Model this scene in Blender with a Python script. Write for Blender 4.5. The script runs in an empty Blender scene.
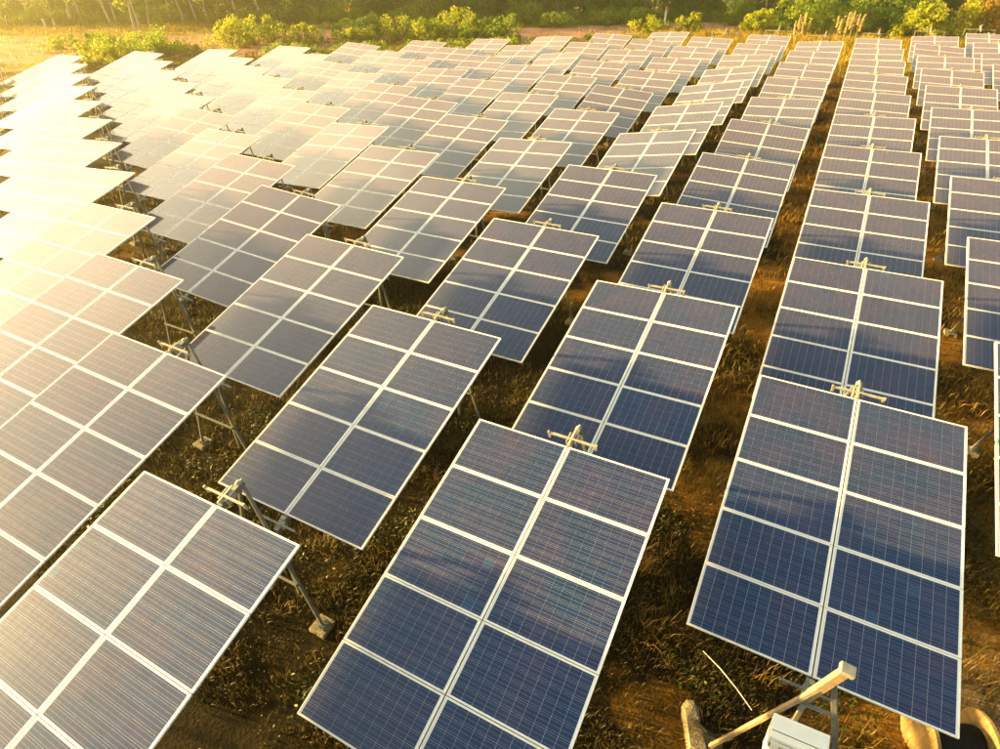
import bpy, math, random
import numpy as np
from mathutils import Matrix, Vector, noise
from math import radians, sin, cos, pi

random.seed(7); RNG = np.random.default_rng(7)
scene = bpy.context.scene
COL = scene.collection

# ------------------------------------------------------------------ camera
CAM_Z = 9.971
cam_data = bpy.data.cameras.new('camera'); cam_data.sensor_width = 36.0
cam_data.lens = 21.486; cam_data.clip_start = 0.05; cam_data.clip_end = 3000
cam = bpy.data.objects.new('camera', cam_data); COL.objects.link(cam)
WM = ((0.8868572575, -0.2657141615, 0.3779949591),
      (0.4619810551, 0.5233997834, -0.7159791698),
      (-0.0075966750, 0.8095978330, 0.5869358052))
cam.matrix_world = Matrix.Translation((0, 0, CAM_Z)) @ Matrix(WM).to_4x4()
scene.camera = cam

# ------------------------------------------------------------------ sky, sun, exposure
SUN_AZ, SUN_EL = radians(-101), radians(8.5)
VEIL = 13.0
world = bpy.data.worlds.new('World'); scene.world = world; world.use_nodes = True
wt = world.node_tree; wt.nodes.clear()
def wn(t): return wt.nodes.new(t)
sky = wn('ShaderNodeTexSky'); sky.sky_type = 'NISHITA'; sky.sun_disc = False
sky.sun_elevation = SUN_EL; sky.sun_rotation = SUN_AZ
sky.air_density = 1.0; sky.dust_density = 3.0; sky.ozone_density = 4.0; sky.altitude = 0
tc = wn('ShaderNodeTexCoord')
# broken cloud deck over the whole sky: direction projected on a plane overhead
sep = wn('ShaderNodeSeparateXYZ'); wt.links.new(tc.outputs['Generated'], sep.inputs[0])
zc = wn('ShaderNodeMath'); zc.operation = 'MAXIMUM'; wt.links.new(sep.outputs[2], zc.inputs[0]); zc.inputs[1].default_value = 0.0
za = wn('ShaderNodeMath'); za.operation = 'ADD'; wt.links.new(zc.outputs[0], za.inputs[0]); za.inputs[1].default_value = 0.22
dx = wn('ShaderNodeMath'); dx.operation = 'DIVIDE'; wt.links.new(sep.outputs[0], dx.inputs[0]); wt.links.new(za.outputs[0], dx.inputs[1])
dy = wn('ShaderNodeMath'); dy.operation = 'DIVIDE'; wt.links.new(sep.outputs[1], dy.inputs[0]); wt.links.new(za.outputs[0], dy.inputs[1])
cmb = wn('ShaderNodeCombineXYZ'); wt.links.new(dx.outputs[0], cmb.inputs[0]); wt.links.new(dy.outputs[0], cmb.inputs[1])
nz = wn('ShaderNodeTexNoise'); nz.inputs['Scale'].default_value = 2.6; nz.inputs['Detail'].default_value = 6; nz.inputs['Roughness'].default_value = 0.55
nz.inputs['Distortion'].default_value = 0.4
wt.links.new(cmb.outputs[0], nz.inputs['Vector'])
cr = wn('ShaderNodeValToRGB'); cr.color_ramp.elements[0].position = 0.50; cr.color_ramp.elements[1].position = 0.64
wt.links.new(nz.outputs['Fac'], cr.inputs[0])
bw = wn('ShaderNodeRGBToBW'); wt.links.new(sky.outputs[0], bw.inputs[0])
ct = wn('ShaderNodeMixRGB'); ct.blend_type = 'MULTIPLY'; ct.inputs[0].default_value = 1
wt.links.new(bw.outputs[0], ct.inputs[1]); ct.inputs[2].default_value = (1.5, 1.1, 1.0, 1)
mx = wn('ShaderNodeMixRGB'); wt.links.new(sky.outputs[0], mx.inputs[1]); wt.links.new(ct.outputs[0], mx.inputs[2])
cf = wn('ShaderNodeMath'); cf.operation = 'MULTIPLY'; cf.inputs[1].default_value = 0.28
wt.links.new(cr.outputs[0], cf.inputs[0]); wt.links.new(cf.outputs[0], mx.inputs[0])
# thin cirrus veil lit from behind by the low sun: brighter the nearer the sun, streaked like the clouds
SD = (sin(SUN_AZ) * cos(SUN_EL), cos(SUN_AZ) * cos(SUN_EL), sin(SUN_EL))
dt = wn('ShaderNodeVectorMath'); dt.operation = 'DOT_PRODUCT'; wt.links.new(tc.outputs['Generated'], dt.inputs[0]); dt.inputs[1].default_value = SD
h1 = wn('ShaderNodeMath'); h1.operation = 'MULTIPLY_ADD'; wt.links.new(dt.outputs['Value'], h1.inputs[0]); h1.inputs[1].default_value = 0.5; h1.inputs[2].default_value = 0.5
h2 = wn('ShaderNodeMath'); h2.operation = 'POWER'; h2.use_clamp = True; wt.links.new(h1.outputs[0], h2.inputs[0]); h2.inputs[1].default_value = 0.85
nv = wn('ShaderNodeTexNoise'); nv.inputs['Scale'].default_value = 1.5; nv.inputs['Detail'].default_value = 7; nv.inputs['Distortion'].default_value = 0.6
wt.links.new(cmb.outputs[0], nv.inputs['Vector'])
vr = wn('ShaderNodeMapRange'); vr.inputs[1].default_value = 0.35; vr.inputs[2].default_value = 0.65; vr.inputs[3].default_value = 0.40; vr.inputs[4].default_value = 1.15
wt.links.new(nv.outputs['Fac'], vr.inputs[0])
h3 = wn('ShaderNodeMath'); h3.operation = 'MULTIPLY'; wt.links.new(h2.outputs[0], h3.inputs[0]); wt.links.new(vr.outputs[0], h3.inputs[1])
e0 = wn('ShaderNodeMath'); e0.operation = 'MULTIPLY'; wt.links.new(zc.outputs[0], e0.inputs[0]); wt.links.new(zc.outputs[0], e0.inputs[1])
e3 = wn('ShaderNodeMath'); e3.operation = 'MULTIPLY'; wt.links.new(e0.outputs[0], e3.inputs[0]); wt.links.new(e0.outputs[0], e3.inputs[1])
e1 = wn('ShaderNodeMath'); e1.operation = 'MULTIPLY'; wt.links.new(e3.outputs[0], e1.inputs[0]); e1.inputs[1].default_value = -4.4
e2 = wn('ShaderNodeMath'); e2.operation = 'EXPONENT'; wt.links.new(e1.outputs[0], e2.inputs[0])      # thickest near the horizon
lo = wn('ShaderNodeMapRange'); lo.interpolation_type = 'SMOOTHSTEP'; wt.links.new(zc.outputs[0], lo.inputs[0]); lo.inputs[1].default_value = 0.22; lo.inputs[2].default_value = 0.62; lo.inputs[3].default_value = 0.30; lo.inputs[4].default_value = 1.0   # dimmed low down by the long path through the air
e4 = wn('ShaderNodeMath'); e4.operation = 'MULTIPLY'; wt.links.new(e2.outputs[0], e4.inputs[0]); wt.links.new(lo.outputs[0], e4.inputs[1]); e2 = e4
h4 = wn('ShaderNodeMath'); h4.operation = 'MULTIPLY'; wt.links.new(h3.outputs[0], h4.inputs[0]); wt.links.new(e2.outputs[0], h4.inputs[1]); h3 = h4
vc = wn('ShaderNodeMixRGB'); vc.blend_type = 'MULTIPLY'; vc.inputs[0].default_value = 1; wt.links.new(h3.outputs[0], vc.inputs[1]); 
wz = wn('ShaderNodeMapRange'); wz.inputs[1].default_value = 0.45; wz.inputs[2].default_value = 0.90; wt.links.new(dt.outputs['Value'], wz.inputs[0])
wc = wn('ShaderNodeMixRGB'); wt.links.new(wz.outputs[0], wc.inputs[0]); wc.inputs[1].default_value = (VEIL * 1.42, VEIL * 0.88, VEIL * 0.50, 1); wc.inputs[2].default_value = (VEIL * 1.6, VEIL * 0.80, VEIL * 0.42, 1)
wt.links.new(wc.outputs[0], vc.inputs[2])
ad = wn('ShaderNodeMixRGB'); ad.blend_type = 'ADD'; ad.inputs[0].default_value = 1; wt.links.new(mx.outputs[0], ad.inputs[1]); wt.links.new(vc.outputs[0], ad.inputs[2])
wb = wn('ShaderNodeMixRGB'); wb.blend_type = 'MULTIPLY'; wb.inputs[0].default_value = 1; wt.links.new(ad.outputs[0], wb.inputs[1]); wb.inputs[2].default_value = (0.74, 1.0, 0.82, 1)
mx = wb
bg = wn('ShaderNodeBackground'); bg.inputs[1].default_value = 0.05
wo = wn('ShaderNodeOutputWorld'); wt.links.new(mx.outputs[0], bg.inputs[0]); wt.links.new(bg.outputs[0], wo.inputs[0])

SUN_DIR = Vector((sin(SUN_AZ) * cos(SUN_EL), cos(SUN_AZ) * cos(SUN_EL), sin(SUN_EL)))
sl = bpy.data.lights.new('sun', 'SUN'); sl.energy = 5.0; sl.angle = radians(2.0); sl.color = (1.0, 0.65, 0.19)
so = bpy.data.objects.new('sun', sl); COL.objects.link(so)
so.rotation_mode = 'QUATERNION'; so.rotation_quaternion = SUN_DIR.to_track_quat('Z', 'Y'); so.location = (-60, 20, 60)

vs = scene.view_settings
vs.view_transform = 'Standard'; vs.look = 'None'; vs.gamma = 1.0; vs.use_curve_mapping = False
vs.exposure = 3.0
scene.render.engine = 'CYCLES'
cy = scene.cycles
cy.use_denoising = True; cy.max_bounces = 6; cy.diffuse_bounces = 2; cy.glossy_bounces = 3
cy.transmission_bounces = 3; cy.volume_bounces = 0; cy.transparent_max_bounces = 6
cy.sample_clamp_indirect = 4.0; cy.adaptive_threshold = 0.015

# ------------------------------------------------------------------ materials
def mat(name):
    m = bpy.data.materials.new(name); m.use_nodes = True
    nt = m.node_tree; b = nt.nodes['Principled BSDF']
    return m, nt, b
def plain(name, col, rough=0.5, metal=0.0, var=0.25, scale=6.0, bump=0.0, spec=0.5, bscale=40):
    m, nt, b = mat(name)
    tcn = nt.nodes.new('ShaderNodeTexCoord')
    n = nt.nodes.new('ShaderNodeTexNoise'); n.inputs['Scale'].default_value = scale; n.inputs['Detail'].default_value = 5
    nt.links.new(tcn.outputs['Object'], n.inputs['Vector'])
    r = nt.nodes.new('ShaderNodeValToRGB')
    r.color_ramp.elements[0].position = 0.3; r.color_ramp.elements[1].position = 0.72
    r.color_ramp.elements[0].color = tuple(c * (1 - var) for c in col) + (1,)
    r.color_ramp.elements[1].color = tuple(min(1, c * (1 + var * .6)) for c in col) + (1,)
    nt.links.new(n.outputs['Fac'], r.inputs[0]); nt.links.new(r.outputs[0], b.inputs['Base Color'])
    b.inputs['Roughness'].default_value = rough; b.inputs['Metallic'].default_value = metal
    b.inputs['Specular IOR Level'].default_value = spec
    if bump:
        n2 = nt.nodes.new('ShaderNodeTexNoise'); n2.inputs['Scale'].default_value = bscale; n2.inputs['Detail'].default_value = 6
        nt.links.new(tcn.outputs['Object'], n2.inputs['Vector'])
        bp = nt.nodes.new('ShaderNodeBump'); bp.inputs['Strength'].default_value = bump; bp.inputs['Distance'].default_value = 0.05
        nt.links.new(n2.outputs['Fac'], bp.inputs['Height']); nt.links.new(bp.outputs[0], b.inputs['Normal'])
    return m

def add_glass(b):
    b.inputs['Coat Weight'].default_value = 1.0
    b.inputs['Coat Roughness'].default_value = 0.045
    b.inputs['Coat IOR'].default_value = 1.65
M_ALU = plain('aluminium_frame', (0.86, 0.82, 0.74), 0.42, 0.0, 0.08)
M_BACK, nt, b = mat('white_backsheet')
b.inputs['Base Color'].default_value = (0.80, 0.79, 0.76, 1); b.inputs['Roughness'].default_value = 0.5; add_glass(b)

M_CELL, nt, b = mat('silicon_cell')
uv = nt.nodes.new('ShaderNodeUVMap'); uv.uv_map = 'UVMap'
sx = nt.nodes.new('ShaderNodeSeparateXYZ'); nt.links.new(uv.outputs[0], sx.inputs[0])
def mth(op, a, bb=None):
    n = nt.nodes.new('ShaderNodeMath'); n.operation = op
    for i, q in enumerate((a, bb)):
        if q is None: continue
        if isinstance(q, (int, float)): n.inputs[i].default_value = q
        else: nt.links.new(q, n.inputs[i])
    return n.outputs[0]
fr = mth('FRACT', mth('MULTIPLY', sx.outputs[1], 3.0))
bus = mth('LESS_THAN', mth('ABSOLUTE', mth('SUBTRACT', fr, 0.5)), 0.028)
at = nt.nodes.new('ShaderNodeAttribute'); at.attribute_name = 'tone'
oi = nt.nodes.new('ShaderNodeObjectInfo')
tc2 = nt.nodes.new('ShaderNodeTexCoord')
vo = nt.nodes.new('ShaderNodeTexVoronoi'); vo.inputs['Scale'].default_value = 38; nt.links.new(tc2.outputs['Object'], vo.inputs['Vector'])
bwv = nt.nodes.new('ShaderNodeRGBToBW'); nt.links.new(vo.outputs['Color'], bwv.inputs[0])
tone = mth('ADD', mth('ADD', mth('MULTIPLY', at.outputs['Fac'], 0.50), mth('MULTIPLY', bwv.outputs[0], 0.06)), mth('MULTIPLY', oi.outputs['Random'], 0.38))
rp = nt.nodes.new('ShaderNodeValToRGB')
rp.color_ramp.elements[0].color = (0.000, 0.023, 0.076, 1); rp.color_ramp.elements[1].color = (0.000, 0.108, 0.215, 1)
e = rp.color_ramp.elements.new(0.85); e.color = (0.004, 0.034, 0.100, 1)
nt.links.new(tone, rp.inputs[0])
mxr = nt.nodes.new('ShaderNodeMixRGB'); nt.links.new(bus, mxr.inputs[0]); nt.links.new(rp.outputs[0], mxr.inputs[1]); mxr.inputs[2].default_value = (0.24, 0.25, 0.27, 1)
dn = nt.nodes.new('ShaderNodeTexNoise'); dn.inputs['Scale'].default_value = 1.7; dn.inputs['Detail'].default_value = 4
gpos = nt.nodes.new('ShaderNodeNewGeometry'); nt.links.new(gpos.outputs['Position'], dn.inputs['Vector'])
dust = mth('MULTIPLY', mth('POWER', dn.outputs['Fac'], 1.9), 0.105)
dmx = nt.nodes.new('ShaderNodeMixRGB'); nt.links.new(dust, dmx.inputs[0]); nt.links.new(mxr.outputs[0], dmx.inputs[1]); dmx.inputs[2].default_value = (0.56, 0.13, 0.10, 1)
nt.links.new(dmx.outputs[0], b.inputs['Base Color'])
b.inputs['Roughness'].default_value = 0.28; b.inputs['Specular IOR Level'].default_value = 0.12
b.inputs['Sheen Weight'].default_value = 0.24; b.inputs['Sheen Roughness'].default_value = 0.35; b.inputs['Sheen Tint'].default_value = (1.0, 0.48, 0.22, 1)   # fine dust on the glass
add_glass(b)

M_STEEL = plain('galvanised_steel', (0.18, 0.19, 0.17), 0.45, 0.3, 0.25, 14)
M_TAN = plain('tan_tube_paint', (0.36, 0.25, 0.14), 0.55, 0.0, 0.3, 9)
M_CREAM = plain('cream_cast_bracket', (0.36, 0.32, 0.24), 0.5, 0.0, 0.2, 9)
M_WHITE = plain('white_cabinet_paint', (0.88, 0.87, 0.83), 0.4, 0.0, 0.05, 5)
M_CONC = plain('concrete', (0.20, 0.17, 0.11), 0.9, 0.0, 0.45, 9, 0.5)
M_BLACK = plain('black_plastic', (0.006, 0.006, 0.006), 0.6, 0, 0.3, 8, spec=0.2)
M_WOOD = plain('reel_wood', (0.34, 0.21, 0.08), 0.75, 0, 0.45, 7, 0.3)
M_INK = plain('label_ink', (0.12, 0.09, 0.06), 0.6, 0, 0.1)
M_ORANGE = plain('warning_yellow', (0.75, 0.42, 0.05), 0.5, 0, 0.1)
M_BARK = plain('pale_bark', (0.42, 0.36, 0.28), 0.9, 0, 0.4, 3, 0.4, bscale=6)
M_BARKD = plain('dark_bark', (0.12, 0.085, 0.055), 0.9, 0, 0.4, 3, 0.4, bscale=6)
M_STONE = plain('stone', (0.36, 0.33, 0.29), 0.9, 0, 0.4, 5, 0.5)
M_STALK = plain('reed_stalk', (0.30, 0.22, 0.07), 0.8, 0, 0.2, 5)
M_POST = plain('pale_post', (0.62, 0.58, 0.50), 0.8, 0, 0.2, 5)

def leaf_mat(name, ramp, transl=0.45, rough=0.55):
    m, nt, b = mat(name)
    a = nt.nodes.new('ShaderNodeAttribute'); a.attribute_name = 'tone'
    r = nt.nodes.new('ShaderNodeValToRGB')
    r.color_ramp.elements[0].position = 0.0; r.color_ramp.elements[1].position = 1.0
    r.color_ramp.elements[0].color = ramp[0] + (1,); r.color_ramp.elements[1].color = ramp[-1] + (1,)
    for i, c in enumerate(ramp[1:-1]):
        q = r.color_ramp.elements.new((i + 1) / (len(ramp) - 1)); q.color = c + (1,)
    nt.links.new(a.outputs['Fac'], r.inputs[0]); nt.links.new(r.outputs[0], b.inputs['Base Color'])
    b.inputs['Roughness'].default_value = rough; b.inputs['Specular IOR Level'].default_value = 0.25
    t = nt.nodes.new('ShaderNodeBsdfTranslucent'); nt.links.new(r.outputs[0], t.inputs[0])
    ms = nt.nodes.new('ShaderNodeMixShader'); ms.inputs[0].default_value = transl
    nt.links.new(b.outputs[0], ms.inputs[1]); nt.links.new(t.outputs[0], ms.inputs[2])
    nt.links.new(ms.outputs[0], nt.nodes['Material Output'].inputs[0])
    return m
M_LEAF = leaf_mat('forest_leaf', ((0.035, 0.085, 0.003), (0.085, 0.155, 0.004), (0.170, 0.220, 0.005)))
M_LEAFY = leaf_mat('yellow_shrub_leaf', ((0.15, 0.22, 0.004), (0.30, 0.33, 0.005), (0.48, 0.42, 0.006)))
M_LEAFG = leaf_mat('green_shrub_leaf', ((0.09, 0.16, 0.003), (0.17, 0.24, 0.004), (0.28, 0.31, 0.005)))
M_LEAFO = leaf_mat('orange_shrub_leaf', ((0.25, 0.18, 0.005), (0.42, 0.26, 0.006), (0.52, 0.30, 0.01)))
M_GRASS = leaf_mat('dry_grass_blade', ((0.010, 0.008, 0.002), (0.030, 0.030, 0.003), (0.11, 0.072, 0.010), (0.42, 0.25, 0.04)), 0.3)
M_GRASSF = leaf_mat('field_grass_blade', ((0.16, 0.15, 0.006), (0.32, 0.23, 0.012), (0.46, 0.30, 0.03)), 0.35)
M_WEEDF = leaf_mat('undergrowth_blade', ((0.06, 0.10, 0.004), (0.13, 0.17, 0.006), (0.26, 0.24, 0.01)), 0.35)
M_WEED = leaf_mat('weed_leaf', ((0.03, 0.055, 0.010), (0.06, 0.085, 0.015), (0.11, 0.08, 0.02)), 0.3)
M_PLUME = leaf_mat('plume', ((0.55, 0.42, 0.16), (0.72, 0.58, 0.28)), 0.4)

# ground
M_GROUND, nt, b = mat('dry_earth')
tc3 = nt.nodes.new('ShaderNodeTexCoord')
def nnoise(scale, det=6, rough=0.6):
    n = nt.nodes.new('ShaderNodeTexNoise'); n.inputs['Scale'].default_value = scale; n.inputs['Detail'].default_value = det; n.inputs['Roughness'].default_value = rough
    nt.links.new(tc3.outputs['Object'], n.inputs['Vector']); return n
n1 = nnoise(0.35); n2 = nnoise(3.2); n3 = nnoise(18)
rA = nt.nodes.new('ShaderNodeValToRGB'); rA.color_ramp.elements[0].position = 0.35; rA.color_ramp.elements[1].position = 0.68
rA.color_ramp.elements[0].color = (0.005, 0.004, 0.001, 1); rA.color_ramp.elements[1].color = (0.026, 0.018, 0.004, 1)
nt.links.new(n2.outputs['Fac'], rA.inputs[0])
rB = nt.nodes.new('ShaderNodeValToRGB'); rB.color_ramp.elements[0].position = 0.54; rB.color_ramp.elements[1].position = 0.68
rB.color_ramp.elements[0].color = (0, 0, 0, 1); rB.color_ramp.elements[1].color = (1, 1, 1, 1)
# patchy orange earth; stronger to the right, painting sunlight on the open lanes
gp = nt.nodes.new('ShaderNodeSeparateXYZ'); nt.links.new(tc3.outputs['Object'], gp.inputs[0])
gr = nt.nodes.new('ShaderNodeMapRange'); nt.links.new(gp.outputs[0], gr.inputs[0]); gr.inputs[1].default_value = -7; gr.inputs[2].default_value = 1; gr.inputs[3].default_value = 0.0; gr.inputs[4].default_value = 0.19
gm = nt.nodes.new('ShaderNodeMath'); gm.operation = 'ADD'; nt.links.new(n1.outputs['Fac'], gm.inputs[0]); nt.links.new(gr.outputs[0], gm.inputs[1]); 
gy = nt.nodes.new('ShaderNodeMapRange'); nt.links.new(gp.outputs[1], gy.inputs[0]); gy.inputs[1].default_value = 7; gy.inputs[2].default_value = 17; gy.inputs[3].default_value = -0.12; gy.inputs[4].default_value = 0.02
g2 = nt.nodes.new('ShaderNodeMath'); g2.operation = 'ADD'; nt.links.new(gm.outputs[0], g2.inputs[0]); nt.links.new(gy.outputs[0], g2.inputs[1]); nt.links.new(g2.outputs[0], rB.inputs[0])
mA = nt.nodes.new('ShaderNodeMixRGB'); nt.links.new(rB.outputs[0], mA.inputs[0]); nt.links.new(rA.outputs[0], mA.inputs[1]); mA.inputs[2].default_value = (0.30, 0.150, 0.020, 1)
mB = nt.nodes.new('ShaderNodeMixRGB'); mB.blend_type = 'MULTIPLY'; mB.inputs[0].default_value = 0.75
rC = nt.nodes.new('ShaderNodeValToRGB'); rC.color_ramp.elements[0].position = 0.3; rC.color_ramp.elements[1].position = 0.65
rC.color_ramp.elements[0].color = (0.35, 0.33, 0.28, 1); rC.color_ramp.elements[1].color = (1.25, 1.2, 1.1, 1)
nt.links.new(n3.outputs['Fac'], rC.inputs[0]); nt.links.new(mA.outputs[0], mB.inputs[1]); nt.links.new(rC.outputs[0], mB.inputs[2])
# bare pale sand where the reel stands
vd = nt.nodes.new('ShaderNodeVectorMath'); vd.operation = 'DISTANCE'; nt.links.new(tc3.outputs['Object'], vd.inputs[0]); vd.inputs[1].default_value = (6.1, 7.3, 0)
sm = nt.nodes.new('ShaderNodeMath'); sm.operation = 'MULTIPLY_ADD'; nt.links.new(n2.outputs['Fac'], sm.inputs[0]); sm.inputs[1].default_value = 2.6; nt.links.new(vd.outputs['Value'], sm.inputs[2])
sr = nt.nodes.new('ShaderNodeMapRange'); nt.links.new(sm.outputs[0], sr.inputs[0]); sr.inputs[1].default_value = 3.5; sr.inputs[2].default_value = 2.5
mS = nt.nodes.new('ShaderNodeMixRGB'); nt.links.new(sr.outputs[0], mS.inputs[0]); nt.links.new(mB.outputs[0], mS.inputs[1]); mS.inputs[2].default_value = (0.36, 0.24, 0.12, 1)
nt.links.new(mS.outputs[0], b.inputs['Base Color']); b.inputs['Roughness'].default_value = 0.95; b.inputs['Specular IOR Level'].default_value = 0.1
bp = nt.nodes.new('ShaderNodeBump'); bp.inputs['Strength'].default_value = 0.8; bp.inputs['Distance'].default_value = 0.06
nt.links.new(n3.outputs['Fac'], bp.inputs['Height']); nt.links.new(bp.outputs[0], b.inputs['Normal'])
M_TRACK = plain('red_dirt', (0.46, 0.22, 0.13), 0.95, 0, 0.3, 0.4, 0.4, 0.1, 3)
M_SAND = plain('pale_sand', (0.36, 0.25, 0.15), 0.95, 0, 0.4, 3.0, 0.5, 0.1, 20)
M_FIELD = plain('dry_field', (0.30, 0.19, 0.03), 0.95, 0, 0.45, 0.5, 0.4, 0.1, 3)

# ------------------------------------------------------------------ helpers
class MB:
    """collects boxes, bars, tubes into one mesh"""
    def __init__(s): s.v = []; s.f = []; s.m = []
    def quad(s, pts, m=0):
        k = len(s.v); s.v += [tuple(p) for p in pts]; s.f.append(tuple(range(k, k + len(pts)))); s.m.append(m)
    def box(s, x0, x1, y0, y1, z0, z1, m=0, M=None):
        P = [Vector((x, y, z)) for z in (z0, z1) for y in (y0, y1) for x in (x0, x1)]
        if M is not None: P = [M @ p for p in P]
        k = len(s.v); s.v += [tuple(p) for p in P]
        for f in ((0, 2, 3, 1), (4, 5, 7, 6), (0, 1, 5, 4), (2, 6, 7, 3), (0, 4, 6, 2), (1, 3, 7, 5)):
            s.f.append(tuple(k + i for i in f)); s.m.append(m)
    def bar(s, a, b, w, h=None, up=(0, 0, 1), m=0):
        a, b = Vector(a), Vector(b); d = b - a; L = d.length; d.normalize(); h = h or w
        u = Vector(up); sd = d.cross(u)
        if sd.length < 1e-4: sd = d.cross(Vector((0, 1, 0)))
        sd.normalize(); up2 = sd.cross(d)
        M = Matrix((sd, d, up2)).transposed().to_4x4(); M.translation = a
        s.box(-w / 2, w / 2, 0, L, -h / 2, h / 2, m, M)
    def tube(s, pts, rad, n=8, m=0, cap=True):
        rings = []
        pts = [Vector(p) for p in pts]
        if not hasattr(rad, '__len__'): rad = [rad] * len(pts)
        for i, p in enumerate(pts):
            d = (pts[min(i + 1, len(pts) - 1)] - pts[max(i - 1, 0)]).normalized()
            a = d.orthogonal().normalized() if i == 0 else (a - d * a.dot(d)).normalized()
            c = d.cross(a); k = len(s.v)
            s.v += [tuple(p + (a * cos(2 * pi * j / n) + c * sin(2 * pi * j / n)) * rad[i]) for j in range(n)]
            rings.append(k)
        for i in range(len(rings) - 1):
            for j in range(n):
                s.f.append((rings[i] + j, rings[i] + (j + 1) % n, rings[i + 1] + (j + 1) % n, rings[i + 1] + j)); s.m.append(m)
        if cap:
            s.f.append(tuple(rings[0] + j for j in reversed(range(n)))); s.m.append(m)
            s.f.append(tuple(rings[-1] + j for j in range(n))); s.m.append(m)
    def mesh(s, name, mats, bevel=0.0):
        me = bpy.data.meshes.new(name); me.from_pydata(s.v, [], s.f)
        for q in (mats if isinstance(mats, (list, tuple)) else [mats]): me.materials.append(q)
        me.polygons.foreach_set('material_index', s.m); me.update()
        if bevel:
            import bmesh
            bm = bmesh.new(); bm.from_mesh(me)
            bmesh.ops.bevel(bm, geom=bm.edges[:], offset=bevel, segments=2, affect='EDGES', profile=0.6)
            bm.to_mesh(me); bm.free()
        return me

def link(name, me, parent=None, M=None):
    o = bpy.data.objects.new(name, me); COL.objects.link(o)
    if parent is not None: o.parent = parent
    if M is not None: o.matrix_basis = M
    return o
def tag(o, label=None, cat=None, group=None, kind=None):
    if label: o['label'] = label
    if cat: o['category'] = cat
    if group: o['group'] = group
    if kind: o['kind'] = kind
    return o
def np_mesh(name, verts, nper, mat_, tones=None, faces=None):
    """verts (N*nper,3); each element one polygon list given by faces (local index tuples)"""
    N = len(verts) // nper
    loc = faces or [tuple(range(nper))]
    base = (np.arange(N) * nper)
    li = []; ls = []; lt = []
    allf = [np.array(f)[None, :] + base[:, None] for f in loc]
    me = bpy.data.meshes.new(name)
    me.vertices.add(len(verts)); me.vertices.foreach_set('co', np.asarray(verts, np.float32).ravel())
    loops = np.concatenate([a.ravel() for a in allf]); sizes = np.concatenate([np.full(len(a), a.shape[1]) for a in allf])
    starts = np.concatenate([[0], np.cumsum(sizes)[:-1]])
    me.loops.add(len(loops)); me.loops.foreach_set('vertex_index', loops.astype(np.int32))
    me.polygons.add(len(sizes)); me.polygons.foreach_set('loop_start', starts.astype(np.int32))
    try: me.polygons.foreach_set('loop_total', sizes.astype(np.int32))
    except Exception: pass
    me.update(calc_edges=True); me.validate()
    if tones is not None:
        a = me.attributes.new('tone', 'FLOAT', 'POINT'); a.data.foreach_set('value', np.repeat(np.asarray(tones, np.float32), nper))
    me.materials.append(mat_)
    return me

# ------------------------------------------------------------------ ground, track, field
GX = np.concatenate([np.linspace(-420, -70, 18), np.arange(-66, -26, 2.0), np.arange(-25, 14, 0.3), np.arange(15, 40, 2.5), np.linspace(60, 420, 14)])
GY = np.concatenate([np.linspace(-420, -12, 16), np.arange(-8, 1, 1.0), np.arange(1.2, 42, 0.3), np.arange(43, 125, 2.0), np.linspace(140, 420, 12)])
def gz(x, y):
    a = max(0, 1 - max(0, abs(x + 6) - 14) / 8) * max(0, 1 - max(0, abs(y - 18) - 17) / 7)
    if a <= 0: return 0.0
    return a * (0.07 * noise.noise((x * .45, y * .45, 3)) + 0.035 * noise.noise((x * 1.7, y * 1.7, 9)) - 0.0)
vv = [(x, y, gz(x, y)) for y in GY for x in GX]
nx = len(GX)
ff = [(j * nx + i, j * nx + i + 1, (j + 1) * nx + i + 1, (j + 1) * nx + i) for j in range(len(GY) - 1) for i in range(nx - 1)]
me = bpy.data.meshes.new('ground'); me.from_pydata([tuple(map(float, q)) for q in vv], [], ff); me.materials.append(M_GROUND)
me.polygons.foreach_set('use_smooth', [True] * len(ff))
tag(link('ground', me), 'brown dry earth under and around the solar tables', kind='structure')

def sheet(name, pts, z, m, label):
    """flat outline with a ragged edge, a few mm above the ground"""
    out = []
    for i, p in enumerate(pts):
        q = pts[(i + 1) % len(pts)]
        n = max(2, int(math.hypot(q[0] - p[0], q[1] - p[1]) / 1.2))
        for k in range(n):
            t = k / n; x = p[0] + (q[0] - p[0]) * t; y = p[1] + (q[1] - p[1]) * t
            x += 0.9 * noise.noise((x * .3, y * .3, 1)) + 0.4 * noise.noise((x, y, 5)); y += 0.9 * noise.noise((x * .3, y * .3, 7)) + .4 * noise.noise((x, y, 2))
            out.append((x, y, z))
    me = bpy.data.meshes.new(name); me.from_pydata(out, [], [tuple(range(len(out)))]); me.materials.append(m)
    return tag(link(name, me), label, kind='structure')
sheet('field', [(-200, 30), (-130, 10), (-78, 30), (-60, 47), (-46, 58), (-30, 68), (-18, 66.5), (20, 66.5), (40, 66), (60, 130), (-30, 130), (-120, 90)], 0.006, M_FIELD, 'yellow dry field beyond the solar tables')
sheet('dirt_track', [(-130, 45), (-104, 51.5), (-89, 55.8), (-80, 64), (-70, 72.5), (-66, 77), (-57, 84), (-45, 86.5), (-34, 95), (-25, 104), (-14, 109), (-5, 110), (-5, 103), (-17, 95), (-25, 86.5), (-31, 74.5), (-37, 69), (-43, 64), (-50, 71), (-56, 69), (-52, 60), (-60, 51), (-75, 39), (-110, 20)], 0.012, M_TRACK, 'reddish bare dirt track curving past the array')

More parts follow.
